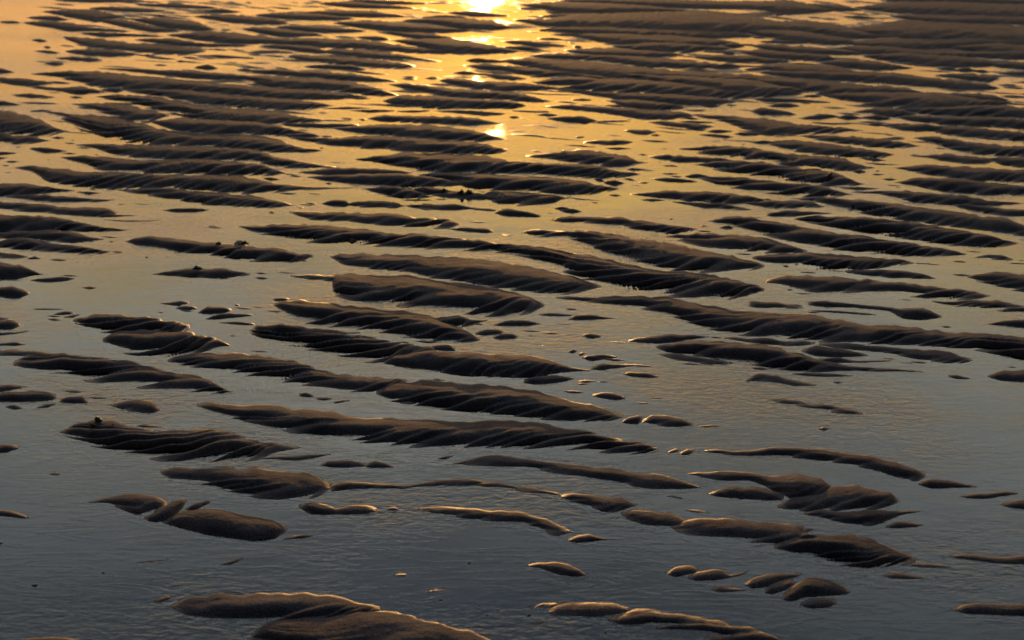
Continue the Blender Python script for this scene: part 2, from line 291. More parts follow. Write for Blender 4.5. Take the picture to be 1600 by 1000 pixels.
# ------------------------------------------------------------------ sand bars
BARS = """
f.55 265:946:950 295:932:962 340:924:969 375:929:972 420:925:976 475:926:976 520:930:974 562:941:968 595:948:956 | f.6 392:990:998 420:974:1008 442:964:1020 480:960:1030 520:959:1036 560:952:1040 620:957:1042 650:962:1040 676:971:1036 705:981:1032 742:988:1026 766:998:1020 790:1012:1016 ; broad knobbly sand bar cut by the bottom edge, the largest nearest the viewer
240:940:941 250:933:942 262:930:938 271:931:933 ; tiny tilted sand islet off the left tip of the largest nearest bar
f0 20:1004:1006 40:997:1010 70:994:1014 105:995:1014 130:1001:1010 140:1006:1008 ; sand bar barely showing at the bottom left corner of the beach
f.4 132:784:786 168:776:787 195:772:797 215:771:806 237:773:800 262:779:795 | f0 225:807:812 240:800:816 255:792:814 270:783:808 288:777:790 292:778:782 ; thin curved sand spit with prongs reaching left from the smooth near bar
f0 290:793:798 305:786:797 330:780:785 ; short golden-edged sand sliver behind the smooth rounded bar at left
f0 253:815:818 279:800:824 324:796:836 369:800:842 400:808:846 430:812:842 449:823:829 ; smooth rounded whaleback bar in the left foreground, without ripples
f0 -20:794:806 0:795:806 20:798:808 40:804:811 48:808:810 ; low rounded sand nose cut by the left edge in the foreground
f.9 249:736:738 264:730:748 288:731:751 318:731:756 354:729:764 387:731:771 424:731:777 439:736:779 475:738:777 499:746:773 517:755:762 ; thick lumpy bar in the left foreground leading into a thin golden ridge
f.3 515:755:768 535:751:766 553:752:764 590:755:763 630:757:764 650:758:761 | f.3 620:759:763 640:757:762 660:754:761 688:750:760 725:748:759 745:748:758 765:753:757 ; long thin golden ridge of sand trailing right from a lumpy near bar
f.7 735:753:757 755:752:761 775:752:763 800:757:766 833:762:771 853:765:773 878:771:779 | f.8 876:770:780 900:770:785 923:771:791 947:774:800 968:775:797 992:786:792 998:787:789 ; twisted rope-like ridge with gold beads ending beside a split fork
f.8 968:800:804 985:797:812 1010:796:819 1040:799:822 1060:805:824 1073:810:822 | f.7 1047:818:828 1073:811:834 1115:808:838 1160:811:843 1200:815:848 1230:819:853 1260:824:857 | f.7 1208:850:858 1240:830:866 1260:824:868 1290:827:876 1329:832:884 1359:840:892 1395:857:886 1425:866:882 1432:874:878 ; long cracked bar with a dark hollow, thickest in the right foreground
f0 1420:879:883 1450:879:887 1489:885:887 ; thin sand tongue off the right tip of the cracked bar
f0 1376:898:901 1395:894:904 1420:896:905 1448:903:905 ; small smooth islet just below the cracked bar's right tip
f.3 823:881:884 835:879:887 845:878:888 870:878:897 890:881:902 905:888:903 917:896:900 ; lone brown fish-shaped islet in the open foreground water
f0 886:843:846 900:837:848 920:833:847 935:838:845 945:841:844 963:842:844 ; golden islet with a thin tail below the rope-like ridge
f0 1042:894:898 1055:884:902 1075:882:898 1090:884:894 | f0 1074:899:905 1090:891:908 1115:889:907 1130:889:905 1140:897:903 1155:895:900 1175:889:891 ; double-humped islet with an upturned tail in the right foreground
f0 1111:919:922 1125:915:926 1145:917:925 1165:921:923 ; flat drop-shaped islet under the double-humped one
f0 1162:911:914 1175:904:920 1200:897:917 1225:895:906 1255:895:899 | f0 1195:920:927 1207:910:929 1230:905:922 1242:905:912 | f0 1221:930:938 1239:916:940 1260:903:932 1290:904:931 1315:913:930 1330:924:927 ; cluster of joined oval sand knobs in the right foreground
f0 1250:940:947 1270:934:951 1295:933:950 1308:936:943 ; small oval islet below the cluster of sand knobs
f0 1491:950:954 1505:943:959 1530:941:960 1570:942:962 1600:944:963 1650:948:960 ; smooth cigar-shaped bar cut by the right edge in the foreground
f0 1481:867:870 1500:864:873 1530:866:877 1560:870:881 1580:868:882 1610:866:882 1650:870:880 ; wavy thin bar cut by the right edge, above the cigar-shaped one
f0 1382:821:825 1405:814:826 1425:815:824 1441:819:822 ; small loaf-shaped islet between the forked bar and the cracked bar
f.5 1073:738:740 1090:737:745 1130:736:751 1170:737:751 1200:741:762 1245:740:780 1284:747:778 1302:760:768 | f0 1106:771:773 1120:765:776 1139:759:777 1170:759:780 1200:764:782 1225:770:782 | f.5 1213:790:794 1240:775:797 1262:768:798 1300:762:798 1341:757:797 1368:766:795 1395:771:790 1405:782:785 | f.3 1255:800:805 1280:795:808 1308:800:815 1330:797:819 1360:796:822 1380:796:816 1410:797:804 1442:798:800 ; branching group of rounded bars spreading left and right in the right foreground
f.3 1098:703:706 1120:701:709 1150:705:712 1175:703:712 1200:699:712 1215:698:713 1260:700:717 1320:706:725 1368:713:735 1404:722:748 1434:732:753 1447:740:744 ; long smooth curved ridge sweeping down to the right above the branching group
f0 1434:754:757 1450:748:762 1470:748:763 1500:753:762 1528:759:762 ; dark lens-shaped bar at the right end of the curved ridge
f0 1500:774:777 1520:771:779 1545:770:779 1570:766:775 1592:769:772 ; thin wavy sliver near the right edge below the lens-shaped bar
f0 1564:786:790 1580:781:794 1600:780:796 1650:784:795 ; dark rounded tip cut by the right edge below the wavy sliver
f.6 704:724:727 730:717:728 754:711:727 775:710:729 800:714:731 830:717:732 860:722:738 905:727:743 941:731:750 971:735:755 992:738:759 1022:738:762 1061:749:764 1097:760:763 ; long dark rope of sand just above the twisted golden ridge
f0 1040:774:776 1055:774:778 1068:778:780 ; sliver of sand right of the twisted ridge's end
f0 1067:795:797 1085:795:801 1110:800:802 ; small dark sliver above the cracked bar's hump
f0 1043:705:709 1055:700:707 1062:701:704 | f0 1062:706:711 1075:701:711 1085:702:706 ; pair of joined golden sand beads left of the curved ridge
f0 500:725:727 515:720:730 545:718:731 575:724:729 | f0 570:725:730 585:720:731 600:722:731 615:728:731 ; two joined dark leaf-shaped humps left of the long dark rope
f0 400:716:718 430:713:717 462:712:720 490:709:716 520:708:710 ; thin wispy sliver between the weed-topped bar and a lumpy near bar
f0 683:716:718 695:712:718 710:711:713 ; tiny islet at the left tip of the long dark rope
f0 466:788:794 485:784:803 505:787:804 525:793:804 550:789:804 575:789:803 590:793:799 ; short golden double hump below the thin golden ridge
f0 605:793:797 617:791:798 623:795:797 ; golden dot of sand between two golden ridges
f.6 649:793:797 675:791:801 700:790:805 733:795:811 760:796:813 785:797:815 818:799:818 830:803:821 845:808:826 866:816:838 880:822:836 897:830:832 ; golden scalloped ridge curving down to the right in the middle foreground
f0 441:842:844 460:836:842 475:834:841 489:836:838 ; faint sliver right of the smooth whaleback bar
f.9 830:951:953 845:942:953 870:940:950 890:942:950 | f.5 853:952:957 870:943:961 895:940:961 930:941:964 960:942:961 984:948:955 | f.9 945:966:969 968:957:979 992:949:984 1020:952:980 1040:955:983 1085:961:992 1106:967:996 1130:968:1005 1175:979:1010 1205:988:1010 1225:1000:1008 ; long claw-edged bar running off the bottom edge in the middle foreground
f0 205:880:881 230:876:879 268:873:875 ; faint pale streak of sand in the left foreground water
f0 345:881:883 360:876:882 380:870:874 ; faint tilted nub of sand below the whaleback bar
f0 616:897:900 627:895:901 638:897:899 ; small pale nub of sand in the middle foreground water
f0 664:924:926 680:921:925 703:920:921 ; golden-tipped sliver above the largest nearest bar's right end
f0 -20:449:463 0:449:463 25:447:466 46:456:460 ; small humped islet on the left edge below the pale patch
f0 53:482:484 75:481:484 97:482:484
f0 84:490:492 100:486:492 115:487:490
f0 100:495:497 115:491:496 127:490:491
f0 -20:494:500 0:495:500 14:497:499
f0 -20:500:514 0:501:514 20:500:514 32:505:509
f0 -20:520:526 0:520:524 25:518:522 48:516:517
f0 -20:535:540 0:536:540 25:534:540 41:537:539
f1 114:497:505 150:490:516 180:491:522 207:492:524 252:496:526 275:503:524 297:506:514 | f1 160:529:538 180:517:545 215:513:555 250:513:558 290:517:556 312:521:550 342:529:545 367:542:544 ; broad stack of overlapping finger ripples in the left middle
f1 261:563:567 285:552:570 333:552:577 370:551:583 400:555:588 430:558:594 470:566:598 499:576:602 547:586:610 585:589:613 615:590:610 636:592:598 ; chain of slanting finger ripples leading down into a smooth long bar
f.7 588:610:617 610:598:626 658:594:632 700:597:638 760:601:643 800:605:647 845:612:652 890:626:657 926:633:658 950:640:659 974:648:655 ; long smooth-topped bar with fingered left end at the middle of the view
f1 -20:547:556 0:546:556 25:544:558 60:548:560 100:553:558 | f1 20:564:571 45:555:577 100:553:585 150:556:596 200:562:601 243:573:606 270:582:609 309:586:613 342:603:615 366:613:616 ; ragged finger-rippled bar running from the left edge past a small pool
f0 -20:601:613 0:601:613 20:600:609 42:603:605
f0 -20:613:627 0:613:627 40:611:627 70:612:626 88:616:624 ; blunt dark log-like bar cut by the left edge above the weed-topped bar
f0 93:624:629 110:619:630 128:619:630 138:628:631
f0 55:637:639 75:630:637 88:629:632
f0 9:634:637 22:632:640 36:637:639
f.4 172:630:634 190:627:640 220:624:644 240:628:645 250:638:642 ; short crumbly lump of sand above the weed-topped bar
f1 92:674:678 110:665:684 129:660:690 150:655:697 177:657:704 204:668:708 240:671:715 279:670:720 324:668:719 360:673:718 400:687:717 430:692:707 472:698:701 ; broad finger-edged bar topped by a dark clump of weed, at left
f0 212:665:667 225:662:668 240:664:668 255:666:668
f.9 306:631:634 327:627:642 363:632:652 400:631:660 430:633:668 481:640:677 526:643:684 568:655:690 610:651:693 661:655:696 700:657:696 760:657:696 800:657:697 830:660:698 860:663:700 884:670:701 911:670:702 944:679:706 971:687:709 1007:690:710 1029:700:706 ; very long knotted bar across the middle, longest of the near bars
f0 -20:694:709 0:694:708 15:692:706 32:697:700
f0 78:740:742 86:737:743 94:740:742
f0 250:473:475 262:472:476 280:470:478 296:471:473 | f0 275:480:483 290:477:485 308:480:483
f0 310:487:490 325:478:490 345:480:489 362:483:486
f0 322:497:500 345:489:498 370:490:496 398:491:493
f0 342:503:505 370:502:507 398:505:508
f0 427:466:470 440:465:470 452:466:468
f1 428:474:478 445:470:489 470:468:501 500:472:508 544:478:510 586:482:515 630:486:524 670:492:530 705:505:531 735:520:535 750:530:533 ; spindle-shaped bar of wavy folded ripples left of the middle
f.8 656:502:505 690:495:509 715:493:512 740:500:508 764:499:501 ; ragged short bar at the right end of the folded spindle-shaped bar
f0 742:519:523 760:514:524 780:515:522 788:518:520
f0 771:507:509 790:501:509 820:500:509 846:505:507
f0 770:526:529 785:521:530 800:521:529 810:525:528
f1 390:515:520 400:508:528 445:504:538 460:506:541 496:513:549 544:518:558 580:522:564 607:531:567 640:536:562 680:544:556 ; bar of slanting fingers pressed against a smooth whale-shaped one
f.2 599:563:568 616:553:571 670:549:580 730:550:586 800:553:589 840:557:589 866:564:583 887:573:581 925:578:580 ; smooth dark whale-shaped bar at the middle of the view
f0 675:540:546 700:538:548 712:545:549
f0 818:593:599 840:588:600 870:586:598 897:590:593
f0 467:614:619 478:613:620 491:618:621
f0 493:621:624 505:620:626 519:621:624
f0 521:627:631 535:625:629 550:624:625
f0 625:628:631 640:627:632 650:630:632
f.9 866:463:466 900:463:470 930:464:473 962:461:476 1000:462:481 1040:463:489 1082:471:504 1124:479:516 1160:486:521 1200:489:524 1245:490:528 1280:492:530 1320:501:533 1365:507:535 1410:508:536 1470:517:540 1530:520:546 1600:526:565 1650:530:575 ; very long thick bar running from the middle to the right edge
f0 980:532:534 1000:527:535 1030:524:537 1055:522:534 1080:523:530 1109:525:527 ; slim curved finger resting above the smooth back at right of the middle
f.5 1024:540:544 1040:537:549 1070:533:553 1110:532:558 1150:535:564 1190:537:572 1220:544:577 1250:553:580 1275:561:581 1320:571:580 1392:575:581 1446:580:582 ; broad smooth-backed bar tapering to a long tail on the right
f0 1235:583:585 1270:582:588 1300:583:589 1335:586:588
f.3 1130:527:530 1145:525:531 1170:529:535 1200:528:538 1225:533:540 1255:532:541 1275:534:537
f.8 1278:535:539 1320:535:545 1392:542:552 1440:545:562 1485:550:568 1510:557:568 1522:563:565 ; ropy bar curling below the very long thick bar on the right
f0 1252:546:550 1275:540:556 1310:543:558 1345:551:557 1357:554:556
f0 1278:560:564 1310:558:567 1335:563:567 1395:562:565
f.7 1025:552:554 1060:552:563 1085:556:567 1110:560:570 1130:563:570 1148:567:569
f0 909:557:560 925:554:564 945:553:561 966:557:559
f0 923:573:578 940:568:578 965:568:575 1008:569:570
f0 973:583:585 985:581:588 1010:583:590 1030:588:590
f0 902:595:597 915:593:598 931:595:597
f0 925:616:619 940:613:622 960:614:625 978:620:624
f0 842:490:493 860:489:494 895:491:494
f0 887:498:500 900:492:500 925:492:499 965:497:498
f0 909:522:525 922:520:529 940:523:527
f0 888:549:551 896:545:552 902:547:549
f0 902:554:555 908:550:556 916:551:553
f0 972:657:661 985:651:662 998:649:662 1003:651:657
f.4 1003:656:660 1020:648:663 1040:648:666 1065:653:667 1083:661:666 ; rounded golden mound at the right end of the long smooth-topped bar
f0 1091:665:667 1105:664:668 1124:665:667
f.5 1165:593:596 1185:583:596 1200:585:596 1215:586:598 1240:594:604 1278:601:604 ; small jagged bar alone in the open water right of the middle
f.8 1203:624:627 1215:622:629 1230:624:632 1245:624:634 1262:630:638 1300:632:644 1330:639:648 1350:645:648 ; lone twisted islet above the curved ridge on the right
f0 1278:669:671 1287:666:673 1297:669:671
f0 1302:596:598 1310:595:599 1317:597:598
f0 1481:585:589 1495:585:592 1517:591:593
f0 1542:586:589 1565:580:595 1600:577:597 1650:580:595 ; dark rounded nose cut by the right edge beside open water
f0 1262:471:477 1290:470:479 1330:474:480 1392:480:486 1410:481:496 1445:482:498 1472:493:497
f0 1266:484:486 1310:485:489 1350:488:492 1374:492:493
f.6 1170:470:480 1200:471:482 1240:476:482 1256:480:482
f0 1542:505:507 1570:500:509 1600:500:511 1650:502:512
f0 -20:411:435 0:411:435 25:412:434 45:419:430 55:425:429 68:428:430 ; smooth rounded hump cut by the left edge
f0 47:437:439 75:434:441 100:432:439 117:434:436
f0 128:449:450 140:447:452 151:449:450
f.6 -20:393:403 0:394:403 20:396:404 45:400:403
f0 43:403:405 55:400:405 64:404:405
f1 -20:376:387 0:376:387 15:371:388 50:372:391 82:380:393 125:384:397 155:389:397 174:393:395 ; finger-edged bar tapering right from the left edge
f.4 -20:334:362 0:335:362 50:337:361 95:341:360 125:347:362 160:355:362 200:358:360 | f.8 -20:362:372 0:363:372 55:360:373 80:358:376 115:362:378 140:370:377 163:373:375 ; thick stacked pair of bars fused at the left edge
f1 -20:314:324 0:315:326 60:318:332 100:323:334 130:324:337 160:324:339 183:330:335
f0 150:336:340 170:335:339 213:336:337
f0 157:342:343 190:344:346 220:344:346 252:344:345
f.5 -20:286:306 0:286:306 30:286:306 60:290:303 90:294:300 120:298:299
f.5 18:304:309 45:303:312 80:305:315 120:308:316 150:311:316 182:312:313
f0 120:300:301 140:299:304 158:301:302
f.9 21:262:263 50:257:266 75:261:282 125:267:290 175:269:293 212:269:292 245:273:292 290:273:293 340:272:298 380:275:300 420:285:300 467:290:297 500:292:296 560:293:294
f1 182:296:298 210:295:302 240:293:306 270:293:312 300:298:316 340:301:320 370:303:322 405:306:323 440:315:323 462:320:322
f.8 95:245:247 130:243:256 160:244:264 200:249:268 240:249:270 280:247:271 340:249:272 400:255:273 430:264:273 446:270:272
f.8 118:225:227 150:224:231 180:226:240 230:226:244 270:227:246 330:228:247 400:232:250 430:246:259 460:250:262 490:256:262 525:260:262
f0 252:328:329 275:326:331 305:325:331 327:327:329 ; lone dark sliver floating in the calm gold water at left
f0 45:231:233 70:230:239 104:235:237
f0 95:239:240 108:238:241 120:240:241
f0 -10:238:243 0:237:242 26:238:240
f0 -10:245:249 0:245:249 12:246:247
f0 8:252:253 20:251:254 30:252:253
f.8 196:377:378 215:370:383 245:369:386 275:373:393 310:377:397 345:380:401 372:381:405 400:386:408 435:388:410 460:395:410 490:398:402 ; spindle-shaped weed-dotted bar in the gold water left of the middle
f.3 236:428:429 265:423:431 300:418:433 320:420:434 350:420:435 392:427:430 ; dark diamond-shaped islet crowned with weed in the left middle water
f0 502:317:319 520:312:321 540:313:322 545:318:321 | f.7 543:317:321 565:314:324 590:313:324 620:315:325 628:320:323
f.3 632:320:322 650:320:326 680:319:328 710:319:329 740:324:328 775:327:331
f0 773:331:334 790:326:337 820:330:338 845:336:340
f1 452:329:332 480:330:342 510:331:344 545:331:344 580:333:349 620:334:352 660:340:356 700:341:357 718:349:352
f0 697:357:358 730:355:362 760:357:364 773:361:363
f1 372:352:354 400:353:365 437:351:370 475:350:376 512:352:380 550:356:382 585:359:383 610:364:385 650:365:387 690:368:388 737:375:392 800:381:396 837:385:406 862:389:414 905:394:434 930:402:437 | f1 880:395:425 905:396:434 960:407:448 1000:416:455 1032:422:459 1087:425:466 1145:435:465 1195:450:458 ; longest chain of folded ripples crossing the gold water to a smooth slab
f1 516:400:402 535:396:412 590:396:419 642:399:422 667:399:430 725:402:437 760:405:444 800:411:449 842:420:455 880:428:457 900:433:456 940:446:449
f.8 451:430:432 480:428:436 515:431:439 540:430:440 | f.9 520:429:458 550:428:468 590:429:474 650:431:477 695:439:483 737:444:489 790:453:492 827:463:488 851:475:479 ; broad flat finger-edged bar left of the middle, widest of its row
f.7 555:248:250 595:243:254 625:238:259 660:239:265 700:240:267 750:242:269 800:251:269 850:254:270 900:256:275 930:258:278 965:267:277 1000:271:273
f.4 465:268:270 490:266:272 520:262:273 560:262:273 600:264:273 630:267:272
f.6 480:276:278 515:274:282 555:272:287 600:272:289 640:272:292 680:276:291 718:285:290
f.8 672:271:277 700:269:281 737:270:293 800:275:296 850:276:298 880:278:303 910:283:304 935:289:301 968:294:296
f.8 575:294:297 600:291:305 630:292:310 650:297:311 665:305:309
f0 625:312:313 650:311:314 677:312:313
f0 640:296:298 665:292:303 690:295:304
f.5 677:303:306 700:298:309 730:300:311 755:303:312
f.8 750:304:310 765:300:313 780:299:318 800:299:320 840:302:320 870:305:318 882:308:311
f0 885:307:309 905:310:312 940:313:314
f0 453:274:276 465:274:277 472:275:276
f0 410:278:279 422:277:282 438:280:281
f0 482:302:303 495:302:304 506:303:304
f0 435:301:302 450:301:304 465:302:303
f0 450:233:237 475:232:238 503:234:236
f0 508:286:287 513:285:288 519:286:287
f.9 821:243:245 860:238:247 890:234:251 920:233:254 950:237:257 980:243:259 993:250:256
f0 945:231:232 965:230:234 988:232:233
f.5 911:221:223 940:218:226 970:218:226 990:221:223
f0 978:264:265 990:262:267 1012:264:265
f0 972:279:280 985:278:282 993:282:283
f0 942:284:286 960:281:290 976:286:287
f0 928:279:281 938:278:284 945:283:284
f0 994:241:242 1005:240:243 1012:242:243
f0 997:285:286 1005:284:287 1015:285:286
f0 1016:279:280 1040:277:284 1065:279:285 1090:283:285
f0 1032:270:271 1045:270:273 1060:271:272
f0 1067:275:276 1085:272:278 1103:274:277
f.7 1013:244:246 1040:241:250 1065:243:253 1100:245:254 1130:247:252
f1 1093:256:259 1120:251:264 1150:250:270 1200:254:275 1250:261:284 1300:267:289 1320:276:290 1350:287:289
f1 1058:231:233 1090:229:238 1130:227:243 1165:229:246 1200:235:249 1237:240:259 1280:243:261 1320:247:264 1335:254:265 1360:261:263
f1 1202:220:225 1235:218:232 1260:220:236 1300:225:241 1340:230:246 1380:237:245 1398:241:243
f0 1350:246:249 1365:247:252 1385:250:251
f0 1350:254:255 1375:255:258 1405:257:258
f0 1330:267:268 1342:265:271 1355:268:269
f0 1362:272:273 1370:271:274 1382:272:273
f0 1378:279:280 1390:278:282 1402:280:281
f1 1096:277:280 1120:275:288 1160:277:295 1200:281:301 1240:285:307 1287:291:308 1325:302:305
f0 1312:292:294 1345:292:297 1375:294:295
f.6 985:302:304 1020:300:308 1035:297:308 1070:300:313 1110:299:316 1150:302:318 1185:309:317 1195:313:316
f.7 1172:315:320 1200:313:325 1240:313:325 1270:315:324 1282:321:324
f.9 1245:309:312 1287:307:317 1320:310:326 1360:313:336 1407:320:342 1462:326:350 1500:331:354 1537:338:358 1570:340:364 1600:351:368 1650:362:376
f.5 1050:314:316 1075:316:320 1100:317:325 1130:318:326 1160:324:329 1175:327:329
f0 1002:311:313 1020:310:315 1040:312:313
f0 866:325:327 878:323:328 890:325:327
f0 875:328:330 895:326:333 910:330:331
f.8 860:343:345 880:338:347 930:338:349 970:339:354 1000:343:360 1025:347:366 1060:353:366 1090:357:359
f1 1040:368:371 1075:366:380 1105:364:387 1150:366:392 1200:371:394 1235:383:396 1262:391:394
f1 815:362:364 835:356:370 855:360:370 880:360:370 907:360:377 940:362:390 972:367:399 1015:375:411 1047:380:419 1100:391:423 1140:398:423 1180:408:421 1195:414:418
f.8 1106:345:346 1130:338:350 1165:337:356 1200:345:368 1250:353:380 1300:362:388 1350:369:396 1400:376:400 1450:383:400 1480:389:399 1510:396:399
f0 1124:355:357 1138:352:358 1147:355:357
f.8 1240:341:343 1270:336:349 1310:338:356 1350:340:364 1400:343:371 1450:350:378 1500:359:384 1550:369:387 1575:376:384 1592:379:381
f.3 1197:333:338 1230:328:339 1270:330:336 1302:333:334
f.9 1520:402:403 1545:397:405 1565:399:408 1584:404:407
f0 1578:410:412 1600:411:413 1620:411:413
f.9 1510:432:434 1530:426:440 1560:424:447 1600:427:455 1650:430:460 ; finger-edged bar cut by the right edge, above the very long thick bar
f1 1175:400:405 1200:397:412 1240:394:417 1300:396:423 1330:399:424 1360:402:420 1407:405:414 1428:409:412
f0 1430:410:412 1446:411:413 1455:411:412
f.3 1320:422:426 1350:421:430 1400:422:434 1440:427:436 1463:434:436
f.8 1195:437:442 1220:432:443 1242:429:448 1270:431:455 1310:433:456 1360:437:456 1400:441:459 1450:445:467 1490:450:469 1530:456:467 1548:462:464 ; long lumpy bar between the slate pool and the gold water at right
f1 1452:469:471 1490:471:479 1530:467:481 1565:469:486 1600:478:491 1650:482:495
f.8 1405:261:264 1440:257:270 1487:259:275 1525:261:281 1570:264:282 1650:268:284
f.6 1407:284:287 1430:276:289 1462:278:295 1512:280:302 1545:286:304 1600:290:303 1650:293:303
f.5 1325:300:301 1370:298:303 1400:297:308 1430:298:317 1465:302:319 1512:305:321 1545:313:322 1590:316:319
f.7 1490:320:322 1510:318:327 1540:323:334 1570:325:337 1600:327:339 1650:330:340
f.8 1420:243:244 1450:242:246 1475:239:250 1505:243:254 1540:245:255 1549:249:253
f.7 1545:247:250 1570:244:258 1600:246:261 1650:248:262
f.8 1427:215:216 1455:212:221 1480:216:230 1520:222:240 1560:226:243 1600:229:244 1650:232:244
f.9 -20:172:205 0:172:205 35:177:208 65:187:209 92:202:207 ; broad dark mound cut by the left edge in the far third
f.8 -20:205:218 0:206:218 20:211:223 50:212:222 70:218:221
f0 80:215:216 90:213:217 102:215:216
f1 95:184:186 112:178:192 135:178:201 165:180:212 207:187:219 260:203:223 330:208:226 400:210:230 440:219:235 470:230:236
f.7 250:188:194 280:184:203 330:186:208 400:188:209 440:197:210 470:205:209
f0 450:210:214 480:207:215 502:212:214
f.7 465:213:218 492:215:223 530:215:227 565:212:229 600:212:230 662:216:236 725:220:239 770:227:240 793:234:236
f.7 528:199:202 560:196:206 607:194:208 662:195:213 712:199:217 750:206:219 783:215:218
f0 450:193:197 480:192:199 510:193:200 560:194:196
f.6 575:184:186 600:180:190 630:181:190 660:181:191 700:182:193 745:184:195 772:190:194
f0 620:173:175 650:172:176 672:172:174
f0 545:172:173 580:171:176 617:172:174
f0 503:169:170 540:167:171 585:168:169
f.4 677:173:174 720:172:177 760:174:181 790:177:179
f0 532:185:186 545:184:187 553:185:186
f0 560:186:187 567:185:189 573:186:187
f.5 597:157:158 625:149:164 690:151:168 762:156:168 800:159:169 822:164:166
f.7 607:131:132 640:130:139 675:135:146 712:139:151 760:142:153 805:144:155 830:150:158 855:156:159
f.7 685:124:126 715:122:133 745:126:138 790:128:140 830:131:140 872:137:139
f.7 47:115:116 80:112:118 107:111:122 150:113:131 212:118:136 260:123:138 312:128:141 362:132:145 420:136:150 487:140:152 537:146:153 575:151:152
f1 150:150:152 190:148:157 230:150:164 270:155:173 305:163:184 335:167:187 400:170:189 430:174:190 470:182:190 510:187:189
f.8 200:140:143 260:139:150 310:142:159 360:148:164 420:151:168 475:157:169 512:163:166
f1 110:162:163 140:161:167 165:161:175 200:164:184 235:173:187 265:179:181
f.4 152:106:107 200:107:111 250:110:116 300:111:121 350:115:124 388:118:124
f.7 390:118:125 425:119:134 487:122:138 537:127:141 575:134:147 622:148:150
f.5 400:109:114 450:109:117 500:112:121 550:115:126 580:120:127 610:125:128 622:127:128
f0 475:103:105 510:101:108 550:103:110 572:108:110
f1 450:86:88 480:86:94 520:88:98 560:91:102 600:96:104 635:99:105 648:102:104
f.5 405:71:73 450:70:77 490:73:83 515:81:83
f.8 523:77:84 560:78:87 600:82:91 640:88:92 678:94:97
f.6 400:58:66 450:61:68 500:61:72 560:63:75 600:67:77 640:73:81 690:79:84 702:82:84
f0 400:80:84 440:81:83
f.6 102:79:81 140:76:85 180:79:87 215:84:86
f0 53:79:80 75:79:84 93:82:84
f0 220:86:87 232:85:89 245:88:90
f.4 87:90:92 115:89:94 140:90:96 160:93:95
f0 70:98:100 85:97:103 101:99:101
f0 275:95:96 283:94:98 290:95:96
f0 303:105:107 325:101:109 341:106:108
f0 370:108:110 385:107:112 400:111:113
f0 300:86:87 325:86:88 345:86:91 370:88:91 398:90:92
f0 352:97:98 362:97:99 370:97:98
f1 97:57:58 125:59:68 160:62:73 200:68:76 250:69:80 290:75:82 322:78:80
f.4 220:61:64 270:61:70 320:68:73 380:70:73
f0 132:51:54 160:51:58 200:53:57 245:55:58
f.4 275:53:57 320:50:63 370:52:66 400:57:67 440:62:68
f.4 47:34:38 80:34:42 110:37:48 140:43:48 193:47:50
f0 53:26:30 85:26:33 107:30:32
f0 0:33:36 20:33:37 33:35:37
f.3 75:17:20 110:16:26 150:17:33 185:24:28
f.3 160:30:34 200:33:43 240:42:50 282:48:50
f.3 215:29:33 260:29:43 310:36:48 330:44:47
f.3 315:24:28 360:24:35 400:27:38 430:29:38 450:36:38
f0 -10:107:115 0:107:115 22:112:114
f.6 -10:122:127 0:122:128 40:123:133 70:127:132
f.6 55:135:138 95:137:142 125:135:146 160:142:145
f0 163:139:142 180:138:145 195:141:142
f.8 26:147:150 50:146:153 78:150:153
f0 108:151:152 118:150:154 130:152:153
f0 -10:157:165 0:157:165 15:160:165 32:163:165
f0 46:173:175 65:171:175 80:172:174
f.4 78:174:177 95:175:180 110:178:184
f0 48:62:63 62:61:66 75:64:65
f0 68:73:75 75:72:76 80:74:75
f.3 97:-2:2 150:-3:4 220:0:3
f.3 140:12:14 175:11:17 215:13:19 260:16:18
f.3 220:6:9 270:6:12 327:10:14
f0 232:22:24 250:23:27 267:26:28
f0 322:16:19 345:14:21 368:17:20
f.2 510:4:8 550:3:12 600:8:13 640:11:14
f.2 560:-1:4 610:1:7 660:4:7
f.2 410:22:26 450:20:30 500:22:32 545:28:31
f.2 475:19:22 520:17:25 580:18:27 628:24:27
f.3 430:42:44 460:40:47 500:41:51 560:46:50
f.3 530:35:38 570:33:44 620:36:49 680:41:51 725:46:50
f.2 630:31:33 680:28:38 720:30:45 770:34:47 793:41:45
f.3 588:50:51 620:50:55 660:52:61 698:57:61
f0 568:57:61 590:57:64 610:61:63
f.4 625:62:66 660:61:72 700:61:80 750:68:82 797:77:82
f.3 400:43:50 440:46:57 495:53:56
f0 665:26:29 690:24:30 720:25:28
f.2 710:18:22 740:18:26 795:24:26
f0 728:94:96 745:91:98 785:95:98
f.4 738:101:105 760:100:109 800:103:111 830:106:110
f0 708:113:115 725:111:117 746:114:116
f.6 757:116:118 775:115:122 800:118:125 815:121:124
f0 663:122:123 675:120:124 685:121:123
f0 628:119:120 640:119:122 652:120:121
f.7 828:86:88 870:83:91 930:85:93 1000:88:101 1050:93:104 1106:98:106
f.8 800:92:98 840:91:104 900:95:113 960:101:116 1020:108:120 1080:113:124 1150:116:127 1200:118:127
f.9 790:104:110 840:105:117 890:110:120 940:118:126 955:122:125
f.8 840:127:130 870:121:133 910:118:137 950:124:140 1000:122:142 1060:127:147 1110:133:150 1165:138:151
f.7 870:140:142 910:141:146 960:144:153 1010:146:156 1060:147:161 1110:150:162 1145:157:160
f.5 980:113:121 1040:117:130 1100:120:138 1160:122:146 1205:130:149
f.7 895:77:81 930:75:85 990:77:87 1040:81:88 1060:84:87
f.5 975:70:76 1020:65:79 1070:66:80 1125:72:78
f.5 880:42:50 940:38:52 1000:44:57 1080:46:58 1150:50:58 1175:55:58
f.7 910:52:58 950:50:64 1000:52:66 1060:54:70 1110:60:71 1145:65:68
f.2 850:32:40 900:22:45 960:22:46 1040:20:48 1120:22:52 1210:34:50
f.2 825:6:10 870:4:18 930:5:22 1000:8:20 1062:15:19
